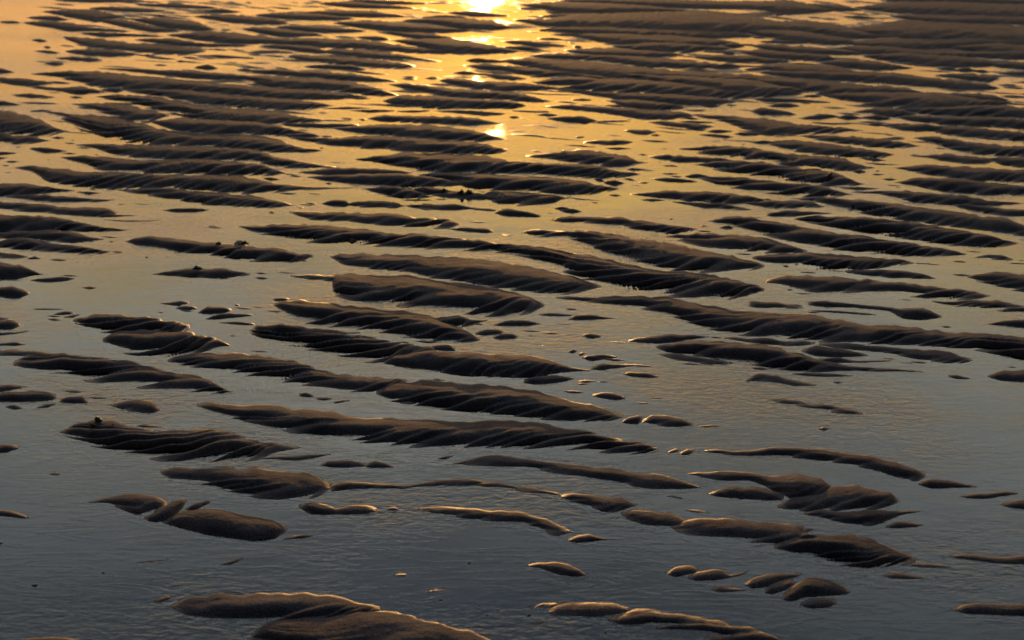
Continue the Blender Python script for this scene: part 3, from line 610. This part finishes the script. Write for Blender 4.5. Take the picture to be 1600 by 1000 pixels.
f.2 890:-1:4 940:-2:6 1000:-2:10 1100:2:14 1205:6:15
f.3 815:30:34 845:29:40 870:38:42
f0 852:24:27 880:22:28 905:25:29
f0 870:53:56 890:52:57 912:54:56
f0 840:60:62 862:59:63 880:61:63
f.4 800:63:68 835:65:72 878:70:73
f0 800:72:77 825:73:80 848:77:79
f0 895:73:74 903:71:76 910:73:75
f0 1128:70:72 1145:67:76 1165:71:73
f0 1125:81:83 1138:80:86 1150:83:85
f.5 1160:80:83 1185:78:88 1240:82:93 1290:85:95 1302:91:94
f.6 1090:88:91 1140:86:95 1200:90:99 1225:94:98
f0 1105:103:106 1140:99:107 1162:104:106
f0 893:155:157 910:154:158 925:155:157
f.8 960:156:160 985:154:168 1020:157:170 1050:162:170 1072:167:169
f.8 860:165:168 890:163:170 930:166:173 970:168:178 1000:170:183 1040:173:184 1072:176:183 1085:180:182
f1 1085:178:181 1130:180:188 1160:183:197 1200:184:206 1250:194:207 1300:197:207 1340:202:205
f.2 855:184:186 880:182:190 915:182:193 935:188:190
f0 935:189:192 950:188:191 985:188:190
f0 837:179:180 855:177:182 872:179:181
f0 800:172:174 835:173:176 853:173:176
f0 795:182:184 803:181:185 812:182:184
f.6 1012:190:191 1035:189:195 1070:191:199 1090:192:203 1108:196:199
f.6 975:203:205 990:202:208 1010:202:210 1025:205:207
f0 1017:210:212 1025:209:213 1032:211:212
f0 1105:204:206 1120:202:208 1145:204:206
f0 1090:210:211 1110:209:213 1135:211:216 1145:213:215
f0 1147:208:210 1165:206:212 1190:209:211
f0 1090:163:165 1110:162:168 1125:165:167
f.4 1172:173:175 1190:168:179 1225:173:180 1245:178:180
f0 1180:221:224 1195:219:225 1210:221:224
f0 898:214:216 905:213:216 913:213:215
f0 1135:163:165 1143:163:166 1152:164:165
f0 1072:172:173 1090:171:174 1105:171:172
f0 1162:108:110 1180:106:111 1202:108:110
f.4 1180:70:73 1195:69:77 1250:73:83 1300:77:85 1340:81:86
f.7 1200:101:108 1250:100:115 1310:104:120 1340:112:119
f.4 1200:111:116 1250:110:122 1320:112:126 1400:114:130 1450:122:134 1500:126:139 1540:131:140 1562:137:139
f.4 1287:97:100 1330:92:106 1370:97:109 1414:104:108
f.8 1200:120:132 1240:121:139 1290:127:144 1340:131:147 1370:136:146
f.6 1340:135:142 1375:134:146 1400:136:146 1430:141:145
f.7 1295:146:151 1330:143:157 1380:142:164 1430:144:167 1480:147:169 1530:153:168 1575:158:162
f.5 1490:145:150 1530:146:157 1560:150:159 1577:156:158
f0 1195:142:148 1225:140:150 1255:146:148
f0 1255:149:151 1270:148:152 1284:150:152
f0 1195:153:159 1250:155:160 1298:159:161
f0 1207:164:167 1228:160:168 1250:165:167
f0 1255:183:186 1280:178:187 1298:179:184
f0 1312:182:185 1325:178:187 1343:183:186
f0 1350:182:185 1370:180:188 1393:185:187
f.7 1332:174:176 1365:169:177 1385:168:181 1410:171:181 1428:176:179
f.4 1407:182:185 1430:180:190 1480:182:194 1540:182:197 1600:186:200 1650:188:200
f.7 1383:194:198 1410:192:202 1460:195:206 1510:198:212 1560:203:216 1600:206:220 1650:208:221
f0 1360:193:196 1370:191:197 1382:194:196
f0 1268:190:192 1300:192:195 1335:192:194
f.5 1430:168:176 1480:165:180 1540:163:181 1600:168:184 1650:169:184
f1 1247:211:212 1290:211:220 1330:213:225 1370:216:229 1405:221:230 1430:226:229
f.3 1195:35:46 1260:34:52 1320:42:58 1350:50:60 1380:55:60
f.4 1195:45:57 1250:48:65 1300:57:69 1340:65:69
f0 1195:64:67 1230:64:69 1255:66:69
f0 1325:25:28 1345:25:30 1362:27:30
f.3 1360:40:55 1420:34:62 1500:38:66 1600:44:70 1650:46:70
f.3 1345:64:72 1400:58:78 1470:62:76 1540:56:72 1600:58:74 1650:60:74
f.4 1370:85:92 1420:80:98 1480:86:103 1540:93:103
f.5 1345:71:82 1400:72:88 1450:78:92 1520:81:89
f.3 1510:70:80 1560:66:84 1600:70:88 1650:72:88
f.3 1530:81:90 1580:78:92 1650:80:94
f.3 1560:98:105 1600:98:108 1650:100:108
f0 1565:113:116 1600:112:119 1650:113:118
f0 1470:106:109 1485:105:111 1495:108:110
f0 1500:108:112 1512:106:113 1521:109:112
f0 1525:110:113 1535:109:114 1546:112:114
f.6 1460:117:119 1490:115:121 1520:115:125 1545:118:127 1562:122:124
f0 1557:132:133 1575:131:134 1590:132:133
f.2 1185:4:16 1230:2:22 1275:10:20
f.2 1270:6:12 1310:8:18 1340:14:17
f.2 1350:10:15 1400:4:20 1480:4:24 1560:8:28 1650:10:30
f.2 1390:-2:3 1500:-3:4 1650:-2:8
f.3 1410:23:29 1470:24:36 1540:24:36 1650:28:40
f.3 s h1.0 880:45:52 960:28:62 1050:22:68 1120:24:54 1250:36:53 1330:46:62 1390:56:70 ; broad flat dark sand sheet right of the glitter in the farthest water
f.3 s h1.0 1300:42:50 1350:24:66 1400:12:88 1500:8:102 1600:6:110 1650:6:112 ; broad flat dark sand sheet filling the top right corner
f.3 s h1.0 820:10:14 900:2:26 1050:2:30 1150:5:32 1200:8:24 ; flat dark sand sheet at the top edge right of the glitter
f.5 s h.6 850:92:100 950:92:120 1050:100:134 1150:106:148 1250:113:150 1330:122:148 ; dense dark patch of sand ripples in the far right-of-centre field
"""
# each line: ridge depth f, then "along : back edge : front edge" survey stations, pieces split by |
def smooth1(a, k):
    if k < 1: return a
    ker = np.exp(-0.5 * (np.arange(-3 * k, 3 * k + 1) / k) ** 2); ker /= ker.sum()
    return np.convolve(np.pad(a, 3 * k, mode='edge'), ker, mode='valid')

class Piece:
    def __init__(self, txt, seed):
        self.f = 0.0; self.hm = 1.0; self.sheet = False; self.st = []
        for t in txt.split():
            if t[0] == 'f': self.f = float(t[1:])
            elif t[0] == 's': self.sheet = True
            elif t[0] == 'h': self.hm = float(t[1:])
            else: self.st.append([float(v) for v in t.split(':')])
        s = self.st
        for e, sg in ((0, -1), (-1, 1)):        # bars that leave the view run on and taper outside it
            x, yt, yb = s[e]
            if (sg > 0 and x >= 1630) or (sg < 0 and x <= -9):
                for k, wd in ((60 + seed % 60, .8), (150 + seed % 170, .1)):
                    m = (yt + yb) / 2 + sg * .05 * k
                    t = [x + sg * k, m - wd * (yb - yt) / 2, m + wd * (yb - yt) / 2]
                    s.insert(0, t) if e == 0 else s.append(t)
        for e, sg in ((0, -1), (-1, 1)):        # no blunt ends: let a thick end run out to a point
            x, yt, yb = s[e]
            if yb - yt > 2.5 and 5 < x < 1595 and yb < 330:
                t = [x + sg * 3.5 * (yb - yt), (yt + yb) / 2 - .2 + sg * .05 * 3.5 * (yb - yt), (yt + yb) / 2 + .3 + sg * .05 * 3.5 * (yb - yt)]
                s.insert(0, t) if e == 0 else s.append(t)
        self.st = np.array(s); self.seed = seed; self.q = 1.0
    def mesh(self):
        st = self.st; x0, x1 = st[0, 0], st[-1, 0]
        Lx = x1 - x0
        pad = max(2.0, 0.02 * Lx)
        nx = int(np.clip((Lx + 2 * pad) / (1.4 * self.q), 8, 700))
        xs = np.linspace(x0 - pad, x1 + pad, nx)
        k = int(round(min(5.0, 0.02 * Lx) / ((Lx + 2 * pad) / nx)))
        yt = smooth1(np.interp(xs, st[:, 0], st[:, 1]), k)
        yb = smooth1(np.interp(xs, st[:, 0], st[:, 2]), k)
        ym = 0.5 * (yt + yb)
        yt = yt - (yb - yt) * 0.18 * float(np.clip((200 - ym.mean()) / 150, 0, 1))
        yb = yb + (yb - yt) * self.f * (0.16 + 0.50 * float(np.clip((330 - ym.mean()) / 250, 0, 1)))
        sc = (ym + 350.0) / 1000.0
        th = np.maximum(yb - yt, 0.5)
        jit = smooth1(np.random.default_rng(self.seed).normal(0, 1, nx), max(1, int(5 * sc.mean())))
        jit /= (jit.std() + 1e-6)
        if Lx > 40 and k > 0:
            yt = yt + np.minimum(0.05 * th, 0.25 + sc.mean()) * jit * 0.8
        th = np.maximum(yb - yt, 0.4)
        end = np.clip(np.minimum(xs - x0, x1 - xs) / np.minimum(0.12 * Lx + 2, 14 * sc + 2), -1, 1)
        nv = int(np.clip(th.max() / (1.15 * self.q), 4 if self.q > 1 else 6, 76)) + 4
        v = np.linspace(-0.20, 1.14, nv)
        XX = np.repeat(xs[:, None], nv, 1); V = np.repeat(v[None], nx, 0)
        YY = yb[:, None] - V * th[:, None]
        GX, GY = ground(XX, YY)
        _, gb = ground(xs, yb); _, gt = ground(xs, yt)
        D = gt - gb
        # ----- ripples that run obliquely over the bar, of uneven width and reach
        far = float(np.clip((ym.mean() - 20) / 330, 0, 1))
        rg = np.random.default_rng(self.seed + 5)
        base = FINGER * 1000 * sc.mean() * (0.55 + 0.45 * far) * (0.85 + 0.3 * rg.random()) * (0.85 if self.f >= .9 else 1.0)
        base = max(base, 0.75 * float(np.percentile(th, 70)))
        kn = np.cumsum(base * np.exp(rg.normal(0, 0.6, 400)).clip(.4, 3.0))
        kn = kn - kn[0] + xs[0] - 900
        axis = XX - SKEW * th[:, None] * (V + 0.35 * np.clip(V, 0, 1.2) ** 2)
        axis = axis + base * (0.9 * vnoise(GX * 4, GY * 6, self.seed) + 0.35 * vnoise(GX * 15, GY * 20, self.seed + 3))
        ph = np.interp(axis, kn, np.arange(len(kn)))
        cell = np.floor(ph).astype(int)
        u = 1 - (ph - cell)
        rc = rg.random((len(kn) + 2, 3))
        amp = 0.3 + 0.9 * rc[cell, 0] ** .8
        a0 = 0.60
        saw = np.where(u < a0, np.sin(0.5 * np.pi * u / a0) ** 1.1, 0.5 + 0.5 * np.cos(np.pi * (u - a0) / (1 - a0)))
        gb = np.clip((0.62 - u) / 0.62, 0, 1) + np.clip((u - 0.9) / 0.1, 0, 1)
        g = 1 - np.clip(saw, 0, 1)
        f = self.f * (0.7 + 0.3 * far) * np.clip(0.86 + 1.5 * vnoise(GX * 2.6, GY * 3.0, self.seed + 12), .3, 1.15)
        # each finger dies out towards the crest at its own reach
        reach = 0.22 + 0.40 * rc[cell, 1] + 0.45 * np.maximum(0, f - .75) / .25
        wv = 1 / (1 + np.exp((V - reach) / 0.10))
        wv = 0.08 + 0.92 * wv
        vs = np.minimum(0.80 * f * gb * amp, 0.75) * np.clip(1.15 - V / (reach + .25), 0, 1)
        vb = 1 - 0.20 * far * np.maximum(0, f - .5) * 2 * np.clip(g - .25, 0, 1) * amp * rc[cell, 2]
        ve = (V - vs) / (vb - vs)
        vp = 0.36 + 0.14 * f
        s1 = np.clip(ve / vp, 0, 1); s2 = np.clip((ve - vp) / (1 - vp), 0, 1)
        B = np.where(ve < vp, np.sin(0.5 * np.pi * s1) ** (0.8 + 0.75 * f), 1 - s2 ** 1.8)
        B = np.where(ve < 0, 2.6 * ve, B)
        B = np.where(ve > 1, -2.0 * (ve - 1), B)
        H = np.minimum(HK * D, HMAX * (D / HMAX * HK) ** 0.5)
        H = self.hm * (0.42 + 0.58 * far) * (1 - 0.42 * self.f) * smooth1(H, max(1, k)) * np.clip(end, 0, 1) ** 0.5
        lump = 1 + (0.06 + 0.36 * far) * fbm(GX * 9, GY * 11, self.seed + 1, 2) + 0.10 * fbm(GX * 30, GY * 45, self.seed + 2)
        h = H[:, None] * np.where(B > 0, B * lump * (1 - f * g * amp * (0.62 * wv + 0.60 * np.clip(1 - V / 0.42, 0, 1.3))), B)
        h = h + np.where(end < 0, end * 0.004, 0)[:, None] - 0.0005
        h = h + (0.0011 * fbm(GX * 50, GY * 62, self.seed + 4) + 0.0006 * fbm(GX * 170, GY * 190, self.seed + 6, 2)) * np.clip(B, 0, 1) * np.minimum(1, H / 0.007)[:, None]
        if self.sheet:                          # a low sheet broken into narrow strips by run-off
            n = vnoise(GX * 1.15 + GY * .9, GY * 7.2 - GX * .75, self.seed + 8) + .6 * vnoise(GX * 2.9 - GY * 1.3, GY * 14.0 - GX * 1.9, self.seed + 9) + .3 * vnoise(GX * 6.3, GY * 29.0 - GX * 3.1, self.seed + 10)
            h = np.where(B > 0, 0.004 * np.clip(B, 0, 1) - 0.001 + 0.014 * (n - 0.15), h)
        if self.f > 0:
            for _ in range(1):
                h[1:-1] = 0.25 * h[:-2] + 0.5 * h[1:-1] + 0.25 * h[2:]
                h[:, 1:-1] = 0.25 * h[:, :-2] + 0.5 * h[:, 1:-1] + 0.25 * h[:, 2:]
        for (dx, dy, rx, ry, dd) in DENTS:
            q2 = ((XX - dx) / rx) ** 2 + ((YY - dy) / ry) ** 2
            h = h - dd * np.exp(-q2 ** 2) * (h > 0)
        keep = (h > -0.014)
        idx = np.arange(nx * nv).reshape(nx, nv)
        q = np.stack([idx[:-1, :-1], idx[1:, :-1], idx[1:, 1:], idx[:-1, 1:]], -1)
        kk = keep[:-1, :-1] | keep[1:, :-1] | keep[1:, 1:] | keep[:-1, 1:]
        V3 = np.stack([GX, GY, np.maximum(h, -0.033)], -1).reshape(-1, 3)
        return V3, q[kk]

DENTS = [(1290, 834, 30, 6, .016), (1262, 846, 14, 3, .006), (1275, 742, 9, 4, .003)]
FINGER, SKEW, HK, HMAX = 0.047, 3.4, 0.15, 0.030

def px_area(pcs):
    return sum(np.trapz(np.maximum(p.st[:, 2] - p.st[:, 1], .3), p.st[:, 0]) for p in pcs)

bars = []
for i, ln in enumerate(BARS.strip().splitlines()):
    body, _, lab = ln.partition(';')
    pcs = [Piece(t, 31 * i + 7 * j) for j, t in enumerate(body.split('|'))]
    f0 = pcs[0].f
    st = np.concatenate([p.st for p in pcs])
    bars.append(dict(p=pcs, lab=lab.strip(), a=px_area(pcs), x0=st[:, 0].min(), x1=st[:, 0].max(), y=float(np.mean((st[:, 1] + st[:, 2]) / 2)),
                     x=float((st[:, 0].min() + st[:, 0].max()) / 2), th=float((st[:, 2] - st[:, 1]).max()), f=max(p.f for p in pcs)))
bars.sort(key=lambda b: -b['a'] - (1e6 if b['lab'] else 0))
single, rest = bars[:296], bars[296:]

# ---- labels: what a bar looks like and where it lies; what is still alike is told apart by order
def zone(b):
    y, x = b['y'], b['x']
    d = ('near water' if y > 560 else 'dull water' if y > 400 else 'gold middle water' if y > 260 else
         'far gold water' if y > 150 else 'bright far water' if y > 70 else 'farthest water')
    if b['x0'] < 5: s = 'cut by left edge'
    elif b['x1'] > 1598: s = 'cut by right edge'
    elif x < 300: s = 'at far left'
    elif x < 580: s = 'at left'
    elif x < 900: s = 'under the glitter' if y < 420 else 'at centre'
    elif x < 1200: s = 'right of centre'
    else: s = 'at far right'
    return d, s
def looks(b):
    wdt = (b['x1'] - b['x0']) / (b['y'] + 350) * 1000
    k = 'long' if wdt > 260 else 'mid-length' if wdt > 120 else 'short' if wdt > 60 else 'tiny'
    t = b['th'] / (b['y'] + 350) * 1000
    if b['f'] >= .8: fm = 'finger-rippled sand bar'
    elif b['f'] >= .4: fm = 'lumpy sand bar'
    else: fm = 'smooth sand bar' if t > 16 else 'thin sand sliver' if wdt > 60 else 'sand islet'
    return k + (' broad' if t > 42 else '') + ' dark ' + fm
groups = {}
for b in single:
    if not b['lab']:
        d, s = zone(b)
        b['base'] = looks(b) + ' ' + s + ' in ' + d
        groups.setdefault(b['base'], []).append(b)
ordn = ['first', 'second', 'third', 'fourth', 'fifth', 'sixth', 'seventh', 'eighth', 'ninth', 'tenth', 'eleventh', 'twelfth']
for base, bs in groups.items():
    if len(bs) == 1:
        bs[0]['lab'] = base
    elif len(bs) == 2:
        bs.sort(key=lambda b: b['y'])
        bs[0]['lab'] = base + ', farther of two'; bs[1]['lab'] = base + ', nearer of two'
    else:
        bs.sort(key=lambda b: b['y'])
        for i, b in enumerate(bs):
            b['lab'] = base + (', farthest such' if i == 0 else ', nearest such' if i == len(bs) - 1 else ', %s from back' % ordn[i])

def build(pcs):
    vs, fs, n = [], [], 0
    for p in pcs:
        v, q = p.mesh()
        vs.append(v); fs.append(q + n); n += len(v)
    V = np.concatenate(vs); F = np.concatenate(fs)
    used = np.unique(F)
    rm = np.full(len(V), -1); rm[used] = np.arange(len(used))
    return V[used], rm[F]

def mesh_np(name, V, F, mat):
    me = bpy.data.meshes.new(name)
    me.vertices.add(len(V)); me.vertices.foreach_set('co', V.ravel().astype(np.float32))
    me.loops.add(F.size); me.loops.foreach_set('vertex_index', F.ravel().astype(np.int32))
    me.polygons.add(len(F)); me.polygons.foreach_set('loop_start', np.arange(0, F.size, 4, dtype=np.int32))
    me.polygons.foreach_set('use_smooth', np.ones(len(F), bool))
    me.update(calc_edges=True); me.materials.append(mat)
    return me

tris = 0
for b in single:
    V, F = build(b['p'])
    c = np.array([(V[:, 0].min() + V[:, 0].max()) / 2, (V[:, 1].min() + V[:, 1].max()) / 2, 0])
    o = bpy.data.objects.new('sand_bar', mesh_np('sand_bar', V - c, F, SAND))
    o.location = c
    COL.objects.link(o)
    small = (b['x1'] - b['x0']) < 60
    o['label'] = b['lab']; o['category'] = 'sand bar'; o['group'] = 'sand bars left dry by the tide'
    tris += 2 * len(F)
sl = []
rs = random.Random(77)
while len(sl) < 1050:
    y = 2 + 226 * rs.random() ** 1.5
    x = rs.uniform(60, 1640)
    dens = (1.0 if x > 850 else .75) * (.35 if x < 160 else 1) * (.6 if 600 < x < 860 else 1) * (.3 if y > 170 else 1)
    if rs.random() > dens: continue
    s = (y + 350) / 500
    Lh = rs.uniform(8, 46) * s; tk = rs.uniform(1.4, 3.6) * s; tilt = rs.uniform(.02, .10)
    ks = (-1, -.55, -.1, .35, .7, 1); pr = (.15, .7, 1, .9, .55, .1)
    sl.append(Piece('f%.1f ' % rs.choice((0, 0, .5)) + ' '.join('%.1f:%.1f:%.1f' % (x + k * Lh, y + tilt * k * Lh - tk * q * .5, y + tilt * k * Lh + tk * q * .5) for k, q in zip(ks, pr)), 9000 + len(sl)))
for q in single:                               # crumbs trailing off the ends of the middle bars
    if not (180 < q['y'] < 620) or q['th'] < 9: continue
    for e in (0, -1):
        for _ in range(rs.choice((0, 1, 1, 2))):
            pc = q['p'][e].st[e]
            s = (pc[1] + 350) / 1000
            x = pc[0] + (rs.uniform(6, 60) if e else -rs.uniform(6, 60)) * s * 1.4; y = pc[1] + rs.uniform(-8, 12) * s
            Lh = rs.uniform(5, 22) * s; tk = rs.uniform(2.0, 5.0) * s
            sl.append(Piece('f0 ' + ' '.join('%.1f:%.1f:%.1f' % (x + k * Lh, y + .06 * k * Lh - tk * w_ * .5, y + .06 * k * Lh + tk * w_ * .5) for k, w_ in zip(ks, pr)), 9900 + len(sl)))
for q in sl: q.q = 1.5
outer = []                                     # the same flat goes on to both sides of the view
for q in bars:
    for pc in q['p']:
        for sh, ok in ((1612, pc.st[:, 0].min() < 700), (-1612, pc.st[:, 0].max() > 900)):
            if ok and pc.st[:, 1].min() > 0:
                n_ = Piece('f0 0:1:2 1:1:2', pc.seed + 5); n_.f = pc.f; n_.hm = pc.hm; n_.sheet = pc.sheet; n_.q = 3.2
                n_.st = pc.st + np.array([sh, 6 if sh > 0 else -6, 6 if sh > 0 else -6]); n_.st = n_.st[(n_.st[:, 0] > 1612) | (n_.st[:, 0] < -12)]
                if len(n_.st) > 2 and (n_.st[:, 0].min() > 1600 or n_.st[:, 0].max() < 0 or pc.st[:, 0].min() < 0 or pc.st[:, 0].max() > 1600): outer.append(n_)
V, F = build([p for b in rest for p in b['p']] + sl + outer)
o = bpy.data.objects.new('small_sand_bars', mesh_np('small_sand_bars', V, F, SAND)); COL.objects.link(o)
o['kind'] = 'stuff'; o['label'] = 'tiny dark slivers of sand too small to count between the bars'; o['category'] = 'sand bars'
tris += 2 * len(F)
print('bars', len(single), len(rest), 'tris', tris)
# ------------------------------------------------------------------ seaweed and shells lying on the sand
import bmesh
def top_z(x, y):
    """height of the sand under a point, by casting a ray on the bars built above"""
    dg = bpy.context.evaluated_depsgraph_get()
    hit, loc, *_ = scene.ray_cast(dg, (x, y, 1.0), (0, 0, -1))
    return max(loc.z, 0.0) if hit else 0.0
bpy.context.view_layer.update()

def weed(name, label, px, py, wpx, hpx, n, seed, cat='seaweed'):
    """a clump of wet, folded fronds: many bent strips and bladders in one tangle"""
    rg = random.Random(seed)
    X, Y = ground(px, py); X = float(X); Y = float(Y)
    mpp = math.hypot(CAM_H, Y) / F_PX
    z0 = top_z(X, Y)
    root = bpy.data.objects.new(name, None); root.empty_display_size = .02
    root.location = (X, Y, z0); COL.objects.link(root)
    root['label'] = label; root['category'] = cat; root['group'] = 'seaweed stranded on the sand'
    W, Hh = wpx * mpp * .36, hpx * mpp * .5
    for part, cnt in (('frond', n), ('bladder', max(3, n // 4))):
        bm = bmesh.new()
        for i in range(cnt):
            a = rg.uniform(0, 6.283); rr = math.sqrt(rg.random())
            cx, cy = W * rr * math.cos(a), W * .7 * rr * math.sin(a)
            cz = max(0, top_z(X + cx, Y + cy) - z0)
            if part == 'bladder':
                s = mpp * rg.uniform(1.2, 2.4)
                mm = bmesh.ops.create_icosphere(bm, subdivisions=1, radius=s)
                for v in mm['verts']:
                    v.co += Vector((cx, cy, cz + Hh * (1 - rr) * rg.uniform(.4, .9)))
                continue
            L = W * rg.uniform(.5, 1.1); wd = mpp * rg.uniform(.8, 2.0); th = rg.uniform(0, 6.283)
            pk = Hh * (1.15 - .8 * rr) * rg.uniform(.5, 1.1)
            prev = None
            for k in range(7):
                t = k / 6
                bend = th + 1.4 * (t - .5) * rg.uniform(.6, 1.4)
                p = Vector((cx + math.cos(bend) * L * (t - .5), cy + math.sin(bend) * L * (t - .5), cz + .0005 + pk * math.sin(math.pi * min(1, t + .12)) ** 1.2 + mpp * rg.uniform(-.3, .3)))
                sd = Vector((-math.sin(bend), math.cos(bend), rg.uniform(-.8, .8))).normalized() * wd * (0.5 + math.sin(math.pi * t) * rg.uniform(.6, 1.2))
                up = Vector((0, 0, mpp * .35))
                cur = [bm.verts.new(p - sd), bm.verts.new(p + up), bm.verts.new(p + sd), bm.verts.new(p - up)]
                if prev:
                    for q in range(4):
                        bm.faces.new((prev[q], prev[(q + 1) % 4], cur[(q + 1) % 4], cur[q]))
                prev = cur
        me = bpy.data.meshes.new(part); bm.to_mesh(me); bm.free(); me.materials.append(WEED)
        o = bpy.data.objects.new(part, me); o.parent = root; COL.objects.link(o)

weed('seaweed_clump', 'dark seaweed tuft on the crest of the broad left bar', 154, 663, 13, 9, 34, 1)
weed('seaweed_clump', 'small seaweed scrap just below the tuft on the left bar', 147, 671, 9, 4, 16, 2)
weed('seaweed_clump', 'seaweed strand trailing down the front of the left bar', 142, 682, 7, 5, 14, 3)
weed('seaweed_clump', 'long dark seaweed clump capping the weed-dotted spindle bar', 377, 383, 26, 7, 40, 4)
weed('seaweed_clump', 'small round seaweed knot left on the weed-dotted spindle bar', 342, 385, 9, 5, 16, 5)
weed('seaweed_clump', 'seaweed heap crowning the diamond-shaped islet', 308, 423, 18, 6, 30, 6)
weed('seaweed_clump', 'left seaweed tuft of two standing in the gold water', 720, 306, 12, 6, 22, 7)
weed('seaweed_clump', 'right seaweed tuft of two standing in the gold water', 733, 306, 13, 7, 24, 8)
weed('seaweed_clump', 'dark seaweed wisp left of the two tufts in gold water', 694, 302, 16, 4, 22, 9)
weed('seaweed_clump', 'seaweed tuft caught between two bars at right, beside gold water', 1297, 280, 10, 6, 20, 10)
weed('seaweed_clump', 'crumbs of seaweed at the joint of the rippled bar, centre', 552, 377, 14, 4, 20, 13)

def shell(label, px, py, wpx, seed):
    rg = random.Random(seed)
    X, Y = ground(px, py); X = float(X); Y = float(Y)
    mpp = math.hypot(CAM_H, Y) / F_PX
    bm = bmesh.new()
    bmesh.ops.create_icosphere(bm, subdivisions=3, radius=1)
    for v in bm.verts:
        k = 1 + .22 * math.sin(5 * v.co.x + seed) * math.cos(4 * v.co.y + 2 * seed)
        v.co = Vector((v.co.x * wpx / 2 * mpp * k, v.co.y * wpx * .38 * mpp * k, v.co.z * wpx * .26 * mpp * k))
    me = bpy.data.meshes.new('sand_nub'); bm.to_mesh(me); bm.free(); me.materials.append(SAND)
    me.polygons.foreach_set('use_smooth', [True] * len(me.polygons))
    o = bpy.data.objects.new('sand_nub', me); o.location = (X, Y, top_z(X, Y)); o.rotation_euler.z = rg.uniform(0, 3)
    COL.objects.link(o); o['label'] = label; o['category'] = 'sand nub'; o['group'] = 'nubs of sand poking out of the water'
shell('lone sand nub in the bottom left water', 54, 915, 8, 1)
shell('tiny sand nub above and right of the bottom left one', 161, 895, 5, 2)
shell('golden sand nub below the gold-tipped sliver', 689, 937, 6, 3)
shell('sand nub in open water below the scalloped golden ridge', 733, 880, 5, 4)
shell('leftmost sand nub of three right of the largest bar', 750, 946, 4, 5)
shell('middle and lowest sand nub of three right of the largest bar', 761, 961, 4, 6)
shell('rightmost sand nub of three right of the largest bar', 779, 953, 5, 7)
shell('sand nub at the left tip of the claw-edged bar', 827, 961, 6, 8)
shell('flat sand nub under the claw-edged bar', 846, 972, 6, 9)
shell('sand nub below the claw-edged bar near its middle', 946, 988, 6, 10)
shell('dark sand nub in the water far left of the leaf-shaped humps', 1, 849, 6, 11)
shell('dark pebble-like nub on the smooth back of the fingers bar', 610, 548, 4, 12)
shell('tiny dark nub floating in gold water left of the spindle bar', 229, 402, 4, 13)
